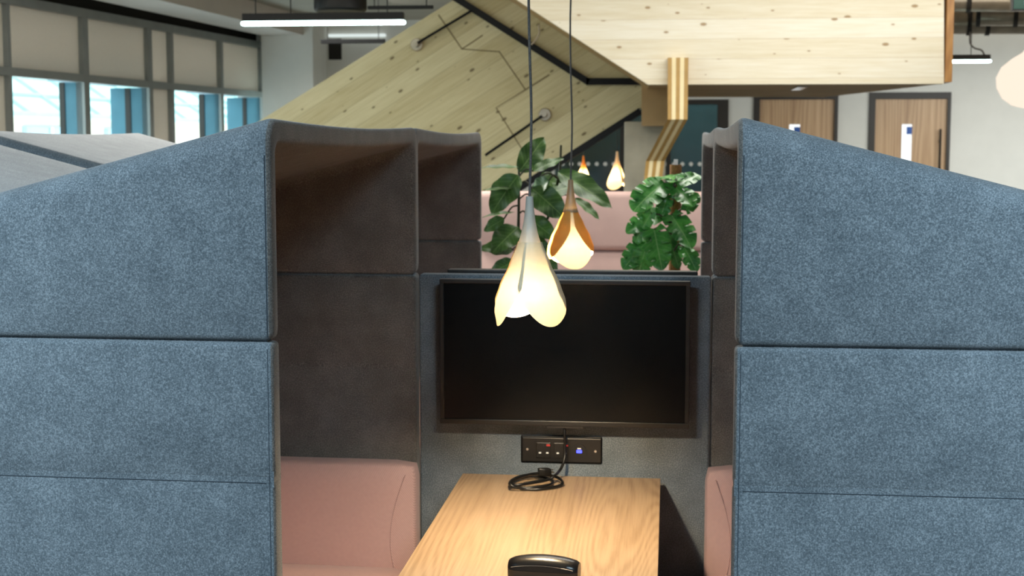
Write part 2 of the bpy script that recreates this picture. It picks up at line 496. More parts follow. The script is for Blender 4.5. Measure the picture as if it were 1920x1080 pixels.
# wall_left: solid below the sill, dark clerestory louvre above the rail, plain for the part nearer than the photo
bm = bmesh.new(); wbox(bm, U_NEAR, U_END, 0, 0.3, 0, 0.75)
wbox(bm, U_NEAR, -9.0, 0, 0.3, 0.75, ZC)
struct(link_mesh('wall_left', bm, 'wall_white'))
struct(link_mesh('trim_1', WBX(-9.0, U_END, 0.03, 0.3, Z_RAIL, ZC), 'void'))
bays = [(-60, 12), (17.5, 153), (163, 275), (282, 317), (322, 410), (415, 487)]
U = [tuple(wpx(x, 160)[0] for x in b) for b in bays]
jam = {1: (122, 112, 110), 2: (245, 235, 207), 4: (383, 373, 372), 5: (462, 455, 425)}
for i, (u0, u1) in enumerate(U):
    w = bpy.data.objects.new(f'window_{i + 1}', None); C.objects.link(w); struct(w); w.location = wp((u0 + u1) / 2, 0, 0.75)
    fw = (U[i + 1][0] - u1) / 2 if i + 1 < len(U) else 0.03
    bm = bmesh.new()
    wbox(bm, u1, u1 + 2 * fw, -0.03, 0.06, 0.75, Z_TOP)
    wbox(bm, u0, u1 + 2 * fw, -0.035, 0.065, Z_TR0, Z_TR1)
    wbox(bm, u0, u1 + 2 * fw, -0.035, 0.065, Z_TOP, Z_RAIL)
    if i == 0: wbox(bm, u0 - 0.08, u0, -0.03, 0.06, 0.75, Z_RAIL)
    wbox(bm, u0, u1 + 2 * fw, -0.02, 0.06, 0.75, 0.80)
    link_mesh('window_frame', bm, 'frame_grey', w)
    link_mesh('blind_panel', WBX(u0, u1, 0.02, 0.04, Z_TR1, Z_TOP), 'blind', w)
    if i in (0, 3):
        link_mesh('blind_panel', WBX(u0, u1, 0.02, 0.04, 0.80, Z_TR0), 'blind', w)
        continue
    # the jamb on the far side: inner teal reveal, dark sash frame, outer teal reveal
    d1, d2, d3 = [((lambda q: q.dot(wo))(on_plane(x, 190, wp(u1, 0, 0), wu) - wp(u1, 0, 0))) for x in jam[i]]
    d1, d2, d3 = sorted((max(0.02, d1), max(0.03, d2), max(0.035, d3)))
    rv = bmesh.new(); wbox(rv, u1, u1 + 0.05, 0.0, d1, 0.75, Z_TR0); 
    if d3 - d2 > 0.02: wbox(rv, u1, u1 + 0.05, d2, d3, 0.75, Z_TR0)
    wbox(rv, u0, u1, 0.07, max(d3, d2), Z_TR0 + 0.02, Z_TR0 + 0.08)
    link_mesh('reveal', rv, 'reveal_teal', w)
    sb = bmesh.new(); wbox(sb, u1 - 0.01, u1 + 0.05, d1, d2, 0.75, Z_TR0); wbox(sb, u0, u1, d1, d2, 0.75, 0.84)
    link_mesh('sash_frame', sb, 'frame_dark', w)
    link_mesh('pane', WBX(u0, u1, (d1 + d2) / 2, (d1 + d2) / 2 + 0.008, 0.80, Z_TR0), 'glass', w)
# bulkhead beam under the ceiling along the windows
zb = 3.02
q = [on_z(183, 1, zb), on_z(493, 67, zb), on_z(570, 66, zb), on_z(317, 0, zb)]
e = (q[1] - q[0]).normalized()
q[0] = q[0] - e * 6; q[3] = q[3] - e * 6
bm = bmesh.new(); prism(bm, q, (0, 0, ZC - zb)); struct(link_mesh('trim_2', bm, 'wall_warm'))

# back wall with openings: white piers, two doors, a glazed partition
def bx(px): return on_y(px, 250, YB).x
def bz(py, px=1500): return on_y(px, py, YB).z


DT = bz(173, 1700)
xs = dict(gl0=bx(1040), gl1=bx(1345), d1a=bx(1412), d1b=bx(1570), d2a=bx(1628), d2b=bx(1781))
bm = bmesh.new()
box(bm, wp(U_END, 0, 0).x - 0.3, xs['gl0'], YB, YB + 0.2, 0, ZC)
box(bm, xs['gl0'], xs['gl1'] + 0.13, YB, YB + 0.2, bz(186), ZC)
box(bm, xs['gl1'] + 0.13, xs['d1a'], YB, YB + 0.2, 0, ZC)
box(bm, xs['d1a'], xs['d1b'], YB, YB + 0.2, DT, ZC)
box(bm, xs['d1b'], xs['d2a'], YB, YB + 0.2, 0, ZC)
box(bm, xs['d2a'], xs['d2b'], YB, YB + 0.2, DT, ZC)
box(bm, xs['d2b'], XR, YB, YB + 0.2, 0, ZC)
struct(link_mesh('wall_back', bm, 'wall_white'))
# white pier in the left corner, standing proud of the back wall
bm = bmesh.new()
xa, xb2, xc = on_y(492, 200, 16.9).x, on_y(588, 200, 16.9).x, on_y(588, 200, 16.9).x
box(bm, xa, xc, 16.9, YB, 0, ZC)
struct(link_mesh('wall_pier', bm, 'wall_white'))


def door(n, xa, xb, slot_px, handle_px):
    w = bpy.data.objects.new(f'door_{n}', None); C.objects.link(w); struct(w); w.location = ((xa + xb) / 2, YB, 0)
    fw = 0.075
    bm = bmesh.new(); box(bm, xa, xa + fw, YB - 0.03, YB + 0.12, 0, DT); box(bm, xb - 0.04, xb, YB - 0.03, YB + 0.12, 0, DT); box(bm, xa + fw, xb - 0.04, YB - 0.03, YB + 0.12, DT - 0.08, DT)
    link_mesh('door_frame', bm, 'frame_dark', w)
    sx0, sx1 = bx(slot_px[0]), bx(slot_px[1]); zt = bz(slot_px[2], 1700)
    bm = bmesh.new(); a, b, t = xa + fw, xb - 0.04, DT - 0.08
    for r in ((a, sx0, 0.01, t), (sx1, b, 0.01, t), (sx0, sx1, zt, t), (sx0, sx1, 0.01, 0.75)):
        box(bm, r[0], r[1], YB + 0.01, YB + 0.055, r[2], r[3])
    lf = link_mesh('door_leaf', bm, 'oak_door', w)
    link_mesh('vision_panel', B(sx0, sx1, YB + 0.02, YB + 0.04, 0.75, zt), 'door_light', lf)
    if slot_px[3]: link_mesh('door_notice', B(sx0 + 0.055, sx1 - 0.0, YB + 0.006, YB + 0.012, zt - 0.12, zt - 0.03), 'sign_blue', lf)
    if handle_px:
        hx = bx(handle_px)
        bm = T([(hx, YB - 0.05, 0.55), (hx, YB - 0.05, bz(242, 1760))], 0.014); tube(bm, [(hx, YB - 0.05, 1.75), (hx, YB + 0.02, 1.75)], 0.01)
        link_mesh('pull_handle', bm, 'black', lf)


door(1, xs['d1a'], xs['d1b'], (1480, 1500, 233, 1), None)
door(2, xs['d2a'], xs['d2b'], (1691, 1710, 233, 1), 1762)
# glazed partition left of the doors, with a dim room behind
w = bpy.data.objects.new('window_7', None); C.objects.link(w); struct(w); w.location = (xs['gl1'], YB, 0)
zt = bz(186); a, b = xs['gl0'], xs['gl1'] + 0.13
bm = bmesh.new()
box(bm, b - 0.13, b, YB - 0.03, YB + 0.1, 0, zt); box(bm, a, b - 0.13, YB - 0.03, YB + 0.1, zt - 0.06, zt)
for px in (1163, 1250): box(bm, bx(px), bx(px) + 0.05, YB - 0.02, YB + 0.08, 0, zt - 0.06)
link_mesh('window_frame', bm, 'frame_dark', w)
link_mesh('pane', B(a, b - 0.13, YB + 0.02, YB + 0.03, 0, zt - 0.06), 'glass_dark', w)
bm = bmesh.new()
for k in range(22):
    x = a + 0.1 + k * 0.105
    if x < b - 0.2: lathe(bm, [(0.025, 0.0), (0.025, 0.003)], (x, YB + 0.012, bz(308)), 10, 'Y')
link_mesh('manifestation_dots', bm, 'wall_white', w)
bm = bmesh.new(); box(bm, a, b, YB + 2.2, YB + 2.3, 0, ZC); box(bm, a - 0.1, a, YB + 0.2, YB + 2.3, 0, ZC); box(bm, b, b + 0.1, YB + 0.2, YB + 2.3, 0, ZC); box(bm, a, b, YB + 0.2, YB + 2.3, ZC - 0.3, ZC)
box(bm, a, b, YB + 0.2, YB + 2.3, -0.1, 0)
link_mesh('room_lining', bm, 'recess', w)

# ================================================================ outside the windows
fb = thing('building', 'cream rendered building with blue windows seen through the office windows', 'building', wp(4, 7.5, 0))
link_mesh('wall', WBX(-14, 24, 7.5, 8.0, -3, 2.25), 'facade', fb)
for k in range(9):
    u = -9 + k * 3.1
    f = link_mesh('window', WBX(u, u + 1.7, 7.40, 7.49, 0.2, 2.05), 'facade_glass', fb)
    g = bmesh.new(); wbox(g, u + 0.8, u + 0.88, 7.36, 7.39, 0.2, 2.05); wbox(g, u, u + 1.7, 7.36, 7.39, 1.2, 1.26)
    link_mesh('glazing_bar', g, 'white_plastic', f)
cg = thing('glass_canopy', 'pale green glazed roof sloping above the cream building outside', 'canopy', wp(4, 7, 2.2))
bm = bmesh.new(); prism(bm, [wp(-14, 6.9, 2.2), wp(24, 6.9, 2.2), wp(24, 10.5, 4.6), wp(-14, 10.5, 4.6)], (0, 0, 0.05))
link_mesh('glazing', bm, 'canopy_glass', cg)
bm = bmesh.new()
for k in range(30): tube(bm, [wp(-14 + k * 1.3, 6.9, 2.27), wp(-14 + k * 1.3, 10.5, 4.67)], 0.05, 6)
for k in range(7): tube(bm, [wp(-14, 6.9 + k * 0.55, 2.27 + k * 0.366), wp(24, 6.9 + k * 0.55, 2.27 + k * 0.366)], 0.045, 6)
link_mesh('glazing_bar', bm, 'canopy_bar', cg)

# ================================================================ timber stair
YS = 10.0; YA = 11.2
PANEL_LINES = [((822, 28), (866, 92), (936, 97), (985, 168)), ((985, 168), (930, 202), (985, 290)), ((866, 92), (905, 66)), ((985, 168), (1030, 140))]  # thin dark lines on the lower flight's panel
st = thing('staircase', 'pale knotty timber staircase with sloping flights behind the booths', 'staircase', (0, YS, 0))
bm = bmesh.new()
pts = [on_y(1215, 158.5, YS), on_y(1770, 157, YS), on_y(1770, -80, YS), on_y(846, -80, YS)]
prism(bm, pts, (0, 0.12, 0)); link_mesh('balustrade_panel', bm, 'clt_bright', st)
p = on_y(1770, 154, YS); p2 = on_y(1791, -80, YS)
bm = B(p.x + 0.003, p2.x, YS - 0.02, YS + 0.25, p.z, p2.z)
link_mesh('end_board', bm, 'clt_end', st)
zs = on_y(1500, 158, YS).z
bm = bmesh.new()
so = [on_y(1218, 158.4, YS + 0.125), on_y(1768, 158, YS + 0.125)]
so[0].z = so[1].z = zs + 0.004
bk = [on_z(1545, 183, zs), on_z(1200, 183, zs)]
for v in bk: v.z = zs + 0.004
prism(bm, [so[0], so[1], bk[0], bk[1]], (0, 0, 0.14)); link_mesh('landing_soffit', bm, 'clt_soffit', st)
sp = link_mesh('soffit_vent', B(on_y(1481, 170, 11).x, on_y(1499, 170, 11).x, 10.35, 10.95, zs - 0.006, zs + 0.002), 'silver', st)
# sloping soffit of the upper flight, between its panel and the lower flight's panel
a0 = on_y(1215, 158.5, YS); a1 = on_y(846, -80, YS)
bm = bmesh.new(); prism(bm, [a0 + Vector((0, .125, 0)), a1 + Vector((0, .125, 0)), a1 + Vector((0, YA - YS - .005, 0)), a0 + Vector((0, YA - YS - .005, 0))], (0.05, 0, 0.09))
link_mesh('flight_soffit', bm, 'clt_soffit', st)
# lower flight
bm = bmesh.new()
pa = [on_y(x, y, YA) for x, y in ((300, 343), (930, -50), (1203, -50), (1203, 203))]
pb = [on_y(440, 684, YA), on_y(300, 684, YA)]
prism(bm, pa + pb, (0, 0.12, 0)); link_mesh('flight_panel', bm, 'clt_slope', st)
for jl in PANEL_LINES:
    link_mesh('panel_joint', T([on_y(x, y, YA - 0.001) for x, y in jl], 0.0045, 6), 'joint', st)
tr = [on_y(x, y, YA) + Vector((0, -0.04, 0)) for x, y in ((838, -14), (1102, 153), (1212, 153))]
bm = bmesh.new()
for i in (0, 1):
    d = (tr[i + 1] - tr[i]).normalized(); n = Vector((-d.z, 0, d.x)) * 0.026; y = Vector((0, 0.036, 0))
    prism(bm, [tr[i] + n - d * 0.01, tr[i + 1] + n + d * 0.012, tr[i + 1] - n + d * 0.012, tr[i] - n - d * 0.01], y)
link_mesh('handrail_track', bm, 'black', st)
tr = [on_y(x, y, YA) + Vector((0, -0.04, 0)) for x, y in ((930, 380), (1201, 208))]
d = (tr[1] - tr[0]).normalized(); n = Vector((-d.z, 0, d.x)) * 0.025
bm = bmesh.new(); prism(bm, [tr[0] + n, tr[1] + n, tr[1] - n, tr[0] - n], (0, 0.17, 0)); link_mesh('edge_trim', bm, 'black', st)
for (x0, y0), (x1, y1) in (((782, 84), (886, 22)), ((1022, 215), (912, 291))):
    c = on_y(x0, y0, YA); e = on_y(x1, y1, YA)
    rod = link_mesh('handrail_bar', T([c + Vector((0, -0.07, 0)), e + Vector((0, -0.07, 0))], 0.011), 'black', st)
    bm = L([(0.0, -0.03), (0.045, -0.03), (0.052, -0.012), (0.052, -0.001)], c, 24, 'Y'); lathe(bm, [(0.02, -0.085), (0.02, -0.03)], c, 16, 'Y')
    link_mesh('mounting_plate', bm, 'duct', rod)
link_mesh('wiring_loop', T([on_y(x, y, YA - 0.1) for x, y in ((1010, 46), (1011, 62), (1004, 76), (996, 84))], 0.007, 8, 6), 'duct', st)
# timber cheek under the landing and the bent glulam leg
bm = bmesh.new(); cw = [on_y(x, y, 10.75) for x, y in ((1203, 160), (1255, 160), (1255, 236), (1203, 236))]
prism(bm, cw, (0, 0.1, 0)); link_mesh('cheek_panel', bm, 'clt_soffit', st)


def leg_station(x0, x1, y, Y): return on_y(x0, y, Y), on_y(x1, y, Y)


stn = [leg_station(1252, 1291, 108, 9.90), leg_station(1252, 1289, 224, 9.90), leg_station(1211, 1246, 302, 10.35), leg_station(1208, 1242, 330, 10.37)]
lo = [v.copy() for v in stn[-1]]
for v in lo: v.z = 0.0
stn.append(tuple(lo))
bm = bmesh.new(); NL = 5
for i in range(NL):
    f0, f1 = i / NL, (i + 1) / NL
    col = []
    for a, b in stn: col.append((a.lerp(b, f0), a.lerp(b, f1)))
    for (a, b), (c, d) in zip(col, col[1:]):
        y = Vector((0, 0.098, 0))
        hexa(bm, [c, d, d + y, c + y, a, b, b + y, a + y], i % 2)
bmesh.ops.recalc_face_normals(bm, faces=bm.faces)
link_mesh('bent_leg', bm, ['glulam_b', 'glulam_a'], st)

p = [on_y(x, 300, 10.9) for x in (1170, 1248)]
bm = B(p[0].x, p[1].x, 10.9, 11.18, 0, on_y(1200, 228, 10.9).z, bevel=0.01)
tag(link_mesh('column', bm, 'concrete'), 'grey concrete column under the timber stair, between the two plants', 'column')

# ================================================================ high-backed pink sofa behind the plants
sf = thing('high_back_sofa', 'pink high-backed upholstered sofa half hidden behind the leafy plants', 'sofa', (0, 8.6, 0))
x0, x1 = on_y(890, 400, 8.6).x, on_y(1330, 400, 8.6).x; zt = on_y(1120, 360, 8.6).z; zm = on_y(1120, 470, 8.6).z
link_mesh('backrest', B(x0, x1, 8.6, 8.75, zm + 0.002, zt, bevel=0.035, seg=3), 'pinkfelt', sf, smooth=40)
link_mesh('lower_back', B(x0, x1, 8.63, 8.75, 0.1, zm, bevel=0.02), 'pinkfelt', sf, smooth=40)
link_mesh('seat', B(x0, x1, 8.0, 8.628, 0.12, 0.46, bevel=0.05, seg=3), 'pinkfelt', sf, smooth=40)
for x in (x0 + 0.05, x1 - 0.1): link_mesh('leg', B(x, x + 0.05, 8.05, 8.1, 0, 0.12), 'black', sf)

# ================================================================ booth pods
PW, PD, TH = 1.50, 0.73, 0.05
ZSEAM = 1.322; SL = 0.262; ZPK = 1.757


def arch(x, e):
    """closed cross-section of the hood at depth x (x<=0), e = inset of the skin"""
    zt = ZPK + SL * x
    w = PW / 2
    def path(hw, top, r, inner):
        pts = []
        zb = ZSEAM + 0.002 + e
        s = -1 if inner else 1
        for dz, o in ((0.0, 0.010), (0.003, 0.004), (0.012, 0.0)):
            pts.append((-(hw - s * o), zb + dz))
        n = 8
        for k in range(n + 1):
            a = PI - k * PI / 2 / n
            pts.append((-hw + r + r * math.cos(a), top - r + r * math.sin(a)))
        m = 10
        for k in range(1, m):
            y = -hw + r + (2 * hw - 2 * r) * k / m
            pts.append((y, top))
        for k in range(n + 1):
            a = PI / 2 - k * PI / 2 / n
            pts.append((hw - r + r * math.cos(a), top - r + r * math.sin(a)))
        for dz, o in ((0.012, 0.0), (0.003, 0.004), (0.0, 0.010)):
            pts.append((hw - s * o, zb + dz))
        return pts
    out = path(w - e, zt - e, 0.052 - e * 0.5, False)
    inn = path(w - TH + e, zt - TH + e, 0.035, True)
    ring = out + inn[::-1]
    res = []
    for y, z in ring:
        if z > zt - 0.12:
            z -= 0.011 * math.cos(PI * y / PW) * (1 if x > -0.5 else 0.5) * min(1, (z - (zt - 0.12)) / 0.06)
        res.append((x, y, z))
    return res


def make_pod(label, group):
    t = thing('booth_pod', label, 'booth', (0, 0, 0), group)
    bm = bmesh.new()
    st_ = [(0.0, 0.013), (-0.0025, 0.006), (-0.008, 0.0018), (-0.015, 0.0)] + [(-0.1 * k, 0.0) for k in range(1, 7)] + [(-PD + 0.02, 0.0), (-PD + 0.006, 0.004), (-PD, 0.014)]
    rings = [[bm.verts.new(p) for p in arch(x, e)] for x, e in st_]
    n = len(rings[0])
    for a, b in zip(rings, rings[1:]):
        for k in range(n): bm.faces.new((a[k], a[(k + 1) % n], b[(k + 1) % n], b[k]))
    h = n // 2
    for rg in (rings[0], rings[-1]):
        for k in range(h - 1): bm.faces.new((rg[k], rg[k + 1], rg[n - 2 - k], rg[n - 1 - k]))
    bmesh.ops.recalc_face_normals(bm, faces=bm.faces)
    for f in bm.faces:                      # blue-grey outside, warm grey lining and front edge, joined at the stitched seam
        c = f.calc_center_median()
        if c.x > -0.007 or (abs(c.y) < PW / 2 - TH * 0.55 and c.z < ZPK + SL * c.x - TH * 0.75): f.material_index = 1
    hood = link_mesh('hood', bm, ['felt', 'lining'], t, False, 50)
    # thin stitched line just inside the front edge of each outer face
    for s in (-1, 1):
        link_mesh('stitching', T([(-0.0105, s * (PW / 2 - 0.0001), ZSEAM + 0.010), (-0.0105, s * (PW / 2 + 0.0001), ZPK - 0.075)], 0.0009, 5), 'thread', hood, False)
    bz_ = ZPK - SL * PD - TH - 0.004
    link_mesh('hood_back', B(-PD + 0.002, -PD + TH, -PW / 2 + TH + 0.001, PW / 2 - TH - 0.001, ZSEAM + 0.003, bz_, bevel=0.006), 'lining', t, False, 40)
    for s in (-1, 1):
        y0, y1 = sorted((s * PW / 2, s * (PW / 2 - TH)))
        bm = bmesh.new()
        box(bm, -PD, 0, y0, y1, 1.0505, ZSEAM - 0.002, bevel=0.009, seg=3)
        box(bm, -PD, 0, y0, y1, 0.05, 1.0500, bevel=0.009, seg=3)
        # backing strips keep the stitched seam shallow
        box(bm, -PD + 0.004, -0.002, y0 + 0.0008, y1 - 0.0008, 1.034, 1.067)
        box(bm, -PD + 0.02, -0.014, y0 + 0.012, y1 - 0.012, ZSEAM - 0.02, ZSEAM + 0.02)
        bm.normal_update()
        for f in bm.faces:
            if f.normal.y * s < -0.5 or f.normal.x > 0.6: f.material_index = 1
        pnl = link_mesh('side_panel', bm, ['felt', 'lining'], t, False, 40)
        yy = s * (PW / 2 + 0.0001)
        link_mesh('stitching', T([(-0.0105, yy, 0.06), (-0.0105, yy, ZSEAM - 0.014)], 0.0009, 5), 'thread', pnl, False)
        link_mesh('stitching', T([(-PD + 0.01, yy, 1.0445), (-0.018, yy, 1.0445)], 0.0008, 5), 'thread', pnl, False)
    link_mesh('back_panel', B(-PD, -PD + TH, -PW / 2 + TH + 0.001, PW / 2 - TH - 0.001, 0.05, ZSEAM - 0.002, bevel=0.008), 'felt', t, False, 40)
    link_mesh('plinth', B(-PD + 0.04, -0.05, -PW / 2 + 0.03, PW / 2 - 0.03, 0, 0.05), 'black', t, False)
    link_mesh('seat_base', B(-PD + TH, -0.03, -PW / 2 + TH + 0.002, PW / 2 - TH - 0.002, 0.052, 0.33, bevel=0.01), 'felt', t, False, 40)
    def puff(x0, x1, y0, y1, z0, z1, r, amt, axis):
        bm = bmesh.new(); box(bm, x0, x1, y0, y1, z0, z1)
        bmesh.ops.subdivide_edges(bm, edges=bm.edges, cuts=9, use_grid_fill=True)
        c = Vector(((x0 + x1) / 2, (y0 + y1) / 2, (z0 + z1) / 2)); hs = Vector(((x1 - x0) / 2, (y1 - y0) / 2, (z1 - z0) / 2))
        for v in bm.verts:
            d = v.co - c
            inner = Vector([max(-(hs[i] - r), min(hs[i] - r, d[i])) for i in range(3)])
            off = d - inner
            if off.length > r: off = off.normalized() * r
            d2 = inner + off
            k = 1.0
            for i in range(3):
                if i != axis: k *= max(0, 1 - (d2[i] / hs[i]) ** 4)
            d2[axis] += math.copysign(amt * k, d2[axis]) if abs(d2[axis]) > hs[axis] - r * 0.9 else 0
            v.co = c + d2
        return bm
    link_mesh('seat_cushion', puff(-PD + TH + 0.11, 0.0, -PW / 2 + 0.152, PW / 2 - 0.152, 0.332, 0.48, 0.03, 0.012, 2), 'pink', t, False, 180)
    link_mesh('back_cushion', puff(-PD + TH + 0.002, -PD + TH + 0.108, -PW / 2 + 0.152, PW / 2 - 0.152, 0.332, 0.775, 0.035, 0.01, 0), 'pink', t, False, 180)
    for s in (-1, 1):
        y0, y1 = sorted((s * (PW / 2 - TH - 0.002), s * (PW / 2 - 0.150)))
        a = link_mesh('arm_cushion', puff(-PD + TH + 0.002, 0.014, y0, y1, 0.332, 0.775, 0.028, 0.012, 1), 'pink', t, False, 180)
        bm = bmesh.new(); yf = s * (PW / 2 - 0.150)
        pts = []
        for k in range(17):
            x = -0.014 - 0.045 * math.sin(PI * k / 16); z = 0.36 + 0.387 * k / 16
            pf = 0.012 * (1 - ((x + 0.332) / 0.346) ** 4) * (1 - ((z - 0.5535) / 0.2215) ** 4)
            pts.append((x, yf - s * pf, z))
        tube(bm, pts, 0.0016, 5)
        link_mesh('seam', bm, 'pink', a, False)
    return t


XL, XRT = -0.745, 0.128
YP1, YP2 = 2.69 + PW / 2, 2.69 + PW * 1.5 + 0.012
pods = [
    (XL, YP1, 0, 'blue-grey felt hooded booth seat filling the left foreground, with pink cushions inside'),
    (XL, YP2, 0, 'felt hooded booth seat directly behind the left foreground one, above the screen corner'),
    (XRT, YP1, PI, 'blue-grey felt hooded booth seat filling the right foreground, facing left'),
    (XRT, YP2, PI, 'felt hooded booth seat directly behind the right foreground one, beside the split-leaf plant'),
    (XL - 2 * PD - 0.02, YP1, PI, 'felt booth seat at far left, only its darker nearer sloping roof showing'),
    (XL - 2 * PD - 0.02, YP2 + 0.13, PI, 'felt booth seat at far left, pale farther sloping roof beyond the dark gap'),
]
proto = None
for x, y, r, lab in pods:
    o = make_pod(lab, 'felt hooded booth seats') if proto is None else dup_tree(proto)
    proto = proto or o
    o.location = (x, y, 0); o.rotation_euler = (0, 0, r); o['label'] = lab
pods_left = proto; proto.location.x -= 0.002; proto.rotation_euler.z = D2R(-0.8)
for o in C.objects:
    if o.name.startswith('booth_pod') and o.location.x < 0 and o.location.x > -1: o.location.y -= 0.035

# ---------------------------------------------------------------- screen wall between the pods
YWALL = 4.125
sw = thing('screen_partition', 'blue-grey felt low wall carrying the screen at the end of the booth', 'partition', (-0.31, YWALL, 0))
bm = B(XL + 0.014, XRT - 0.003, YWALL, YWALL + 0.062, 0.0, 1.322, bevel=0.008, seg=3)
link_mesh('wall_panel', bm, 'felt', sw, smooth=40)
tv2 = thing('monitor', 'dark top edge of a second screen on the back of the felt wall', 'screen', (-0.31, YWALL + 0.08, 0.9))
xa, xb2 = on_y(842, 507, 4.23).x, on_y(1308, 507, 4.23).x; z2 = on_y(1080, 505.5, 4.23).z
link_mesh('casing', B(xa, xb2, YWALL + 0.066, YWALL + 0.115, z2 - 0.42, z2, bevel=0.004), 'bezel', tv2)
link_mesh('screen_panel', B(xa + 0.01, xb2 - 0.01, YWALL + 0.1155, YWALL + 0.118, z2 - 0.40, z2 - 0.01), 'screen', tv2)

# ---------------------------------------------------------------- the screen
YTV = 4.062
TL, TR = on_y(832, 531, YTV).x, on_y(1287, 540, YTV).x
ZT, ZB = on_y(1060, 533, YTV).z, on_y(1060, 789, YTV).z
tv = thing('television', 'black flat screen mounted on the felt wall behind the pendant lamp', 'television', ((TL + TR) / 2, YTV, ZB))
bw = 0.012; bb = 0.015
bm = bmesh.new()
box(bm, TL - bw, TR + bw, YTV - 0.006, YTV + 0.018, ZT, ZT + bw, bevel=0.002)
box(bm, TL - bw, TR + bw, YTV - 0.006, YTV + 0.018, ZB - bb, ZB, bevel=0.002)
box(bm, TL - bw, TL, YTV - 0.006, YTV + 0.018, ZB, ZT, bevel=0.002)
box(bm, TR, TR + bw, YTV - 0.006, YTV + 0.018, ZB, ZT, bevel=0.002)
link_mesh('bezel', bm, 'bezel', tv)
link_mesh('screen_panel', B(TL, TR, YTV, YTV + 0.012, ZB, ZT), 'screen', tv)
bm = B(TL + 0.02, TR - 0.02, YTV + 0.019, YTV + 0.045, ZB - 0.005, ZT - 0.02, bevel=0.01); link_mesh('back_housing', bm, 'black_plastic', tv)
xm = on_y(1058, 800, YTV).x
link_mesh('wall_mount', B(xm - 0.12, xm + 0.12, YTV + 0.0455, YWALL - 0.0005, ZB + 0.08, ZB + 0.30), 'black', tv)
link_mesh('sensor_bar', B(xm - 0.05, xm + 0.055, YTV - 0.004, YTV + 0.012, ZB - bb - 0.006, ZB - bb - 0.0005), 'bezel', tv)

# ---------------------------------------------------------------- socket panel
Yq = YWALL - 0.001
so = thing('power_outlet', 'black metal power outlet plate with two sockets and a blue-lit charging port', 'power outlet', on_y(1053, 842, Yq))


def qx(px): return on_y(px, 842, Yq).x
def qz(py): return on_y(1053, py, Yq).z


link_mesh('surround', B(qx(977), qx(1129), Yq - 0.006, Yq, qz(867.5), qz(817), bevel=0.004), 'black', so)
link_mesh('faceplate', B(qx(980), qx(1127), Yq - 0.010, Yq - 0.0065, qz(865), qz(820.5), bevel=0.0015), 'black_plastic', so)
for ox in (0, 33.3):
    sk = link_mesh('socket', B(qx(1006 + ox), qx(1033 + ox), Yq - 0.013, Yq - 0.0102, qz(858), qz(829), bevel=0.0015), 'black_plastic', so)
    for px in (1013.2, 1027):
        link_mesh('shutter', B(qx(px + ox) - 0.0036, qx(px + ox) + 0.0036, Yq - 0.0145, Yq - 0.0131, qz(849.3), qz(846.6)), 'white_plastic', sk)
    link_mesh('earth_shutter', B(qx(1019.6 + ox) - 0.0018, qx(1019.6 + ox) + 0.0018, Yq - 0.0145, Yq - 0.0131, qz(836.4), qz(832.2)), 'bezel', sk)
    link_mesh('neon_switch', B(qx(1025.3 + ox), qx(1032.5 + ox), Yq - 0.0152, Yq - 0.0131, qz(835.4), qz(831.8), bevel=0.0006), 'neon_red', sk)
us = link_mesh('charging_port', L([(0.021, -0.0125), (0.021, -0.0102)], (qx(1086.5), Yq, qz(844)), 28, 'Y'), 'black_plastic', so)
link_mesh('port_light', B(qx(1081.5), qx(1091.5), Yq - 0.0138, Yq - 0.0126, qz(847), qz(841.5), bevel=0.0005), 'usb_glow', us)
link_mesh('port_marking', B(qx(1083), qx(1090), Yq - 0.0134, Yq - 0.0126, qz(840), qz(837.5)), 'white_plastic', us)
for px, py in ((989.5, 842.2), (1116.8, 843.5)):
    link_mesh('screw', L([(0.004, -0.0118), (0.004, -0.0102)], (qx(px), Yq, qz(py)), 16, 'Y'), 'silver', so)

# ---------------------------------------------------------------- table
ZTAB = 0.735
tb = thing('table', 'oak-topped booth table running out from under the screen', 'table', (-0.305, 3.4, 0))
x0, x1 = -0.597, -0.015
link_mesh('tabletop', B(x0, x1, 2.78, 4.092, ZTAB - 0.025, ZTAB, bevel=0.0015), ['oak_table'], tb)
bm = B(-0.36, -0.25, 3.0, 3.11, 0.012, ZTAB - 0.0255, bevel=0.004); box(bm, -0.36, -0.25, 3.72, 3.83, 0.012, ZTAB - 0.0255, bevel=0.004)
link_mesh('pedestal', bm, 'black', tb)
bm = B(-0.53, -0.08, 2.92, 3.92, 0.0, 0.0118, bevel=0.003); link_mesh('foot_plate', bm, 'black', tb)

# ---------------------------------------------------------------- cable
def tz(px, py, z=ZTAB + 0.0055): return on_z(px, py, z)


cb = thing('power_cable', 'black power cable hanging from the screen and coiled at the rear of the table', 'cable', tz(1005, 900))
drop = [on_y(1058.5, 798, 4.075), on_y(1058.5, 815, 4.07), on_y(1059, 835, 4.07), on_y(1059, 855, 4.065)]
pl = [on_y(1055, 872, 4.05), on_y(1048, 884, 4.03)]
z1 = ZTAB + 0.0055
coil = [tz(1040, 892, z1 + 0.02), tz(1028, 899, z1 + 0.012), tz(1000, 905, z1 + 0.009), tz(972, 909, z1 + 0.008), tz(956, 909, z1 + 0.004), tz(962, 901, z1), tz(985, 894, z1), tz(1010, 893, z1), tz(1030, 898, z1), tz(1037, 905, z1),
        tz(1025, 911, z1), tz(1000, 914, z1), tz(975, 914, z1), tz(956, 909, z1 + 0.006), tz(962, 899, z1 + 0.010), tz(985, 891, z1 + 0.012), tz(1020, 890, z1 + 0.012), tz(1045, 895, z1 + 0.011), tz(1055, 905, z1 + 0.006), tz(1045, 912, z1), tz(1015, 917, z1), tz(985, 917, z1), tz(962, 912, z1 + 0.010), tz(957, 905, z1 + 0.018), tz(970, 897, z1 + 0.022), tz(992, 890, z1 + 0.022), tz(1012, 887, z1 + 0.022)]
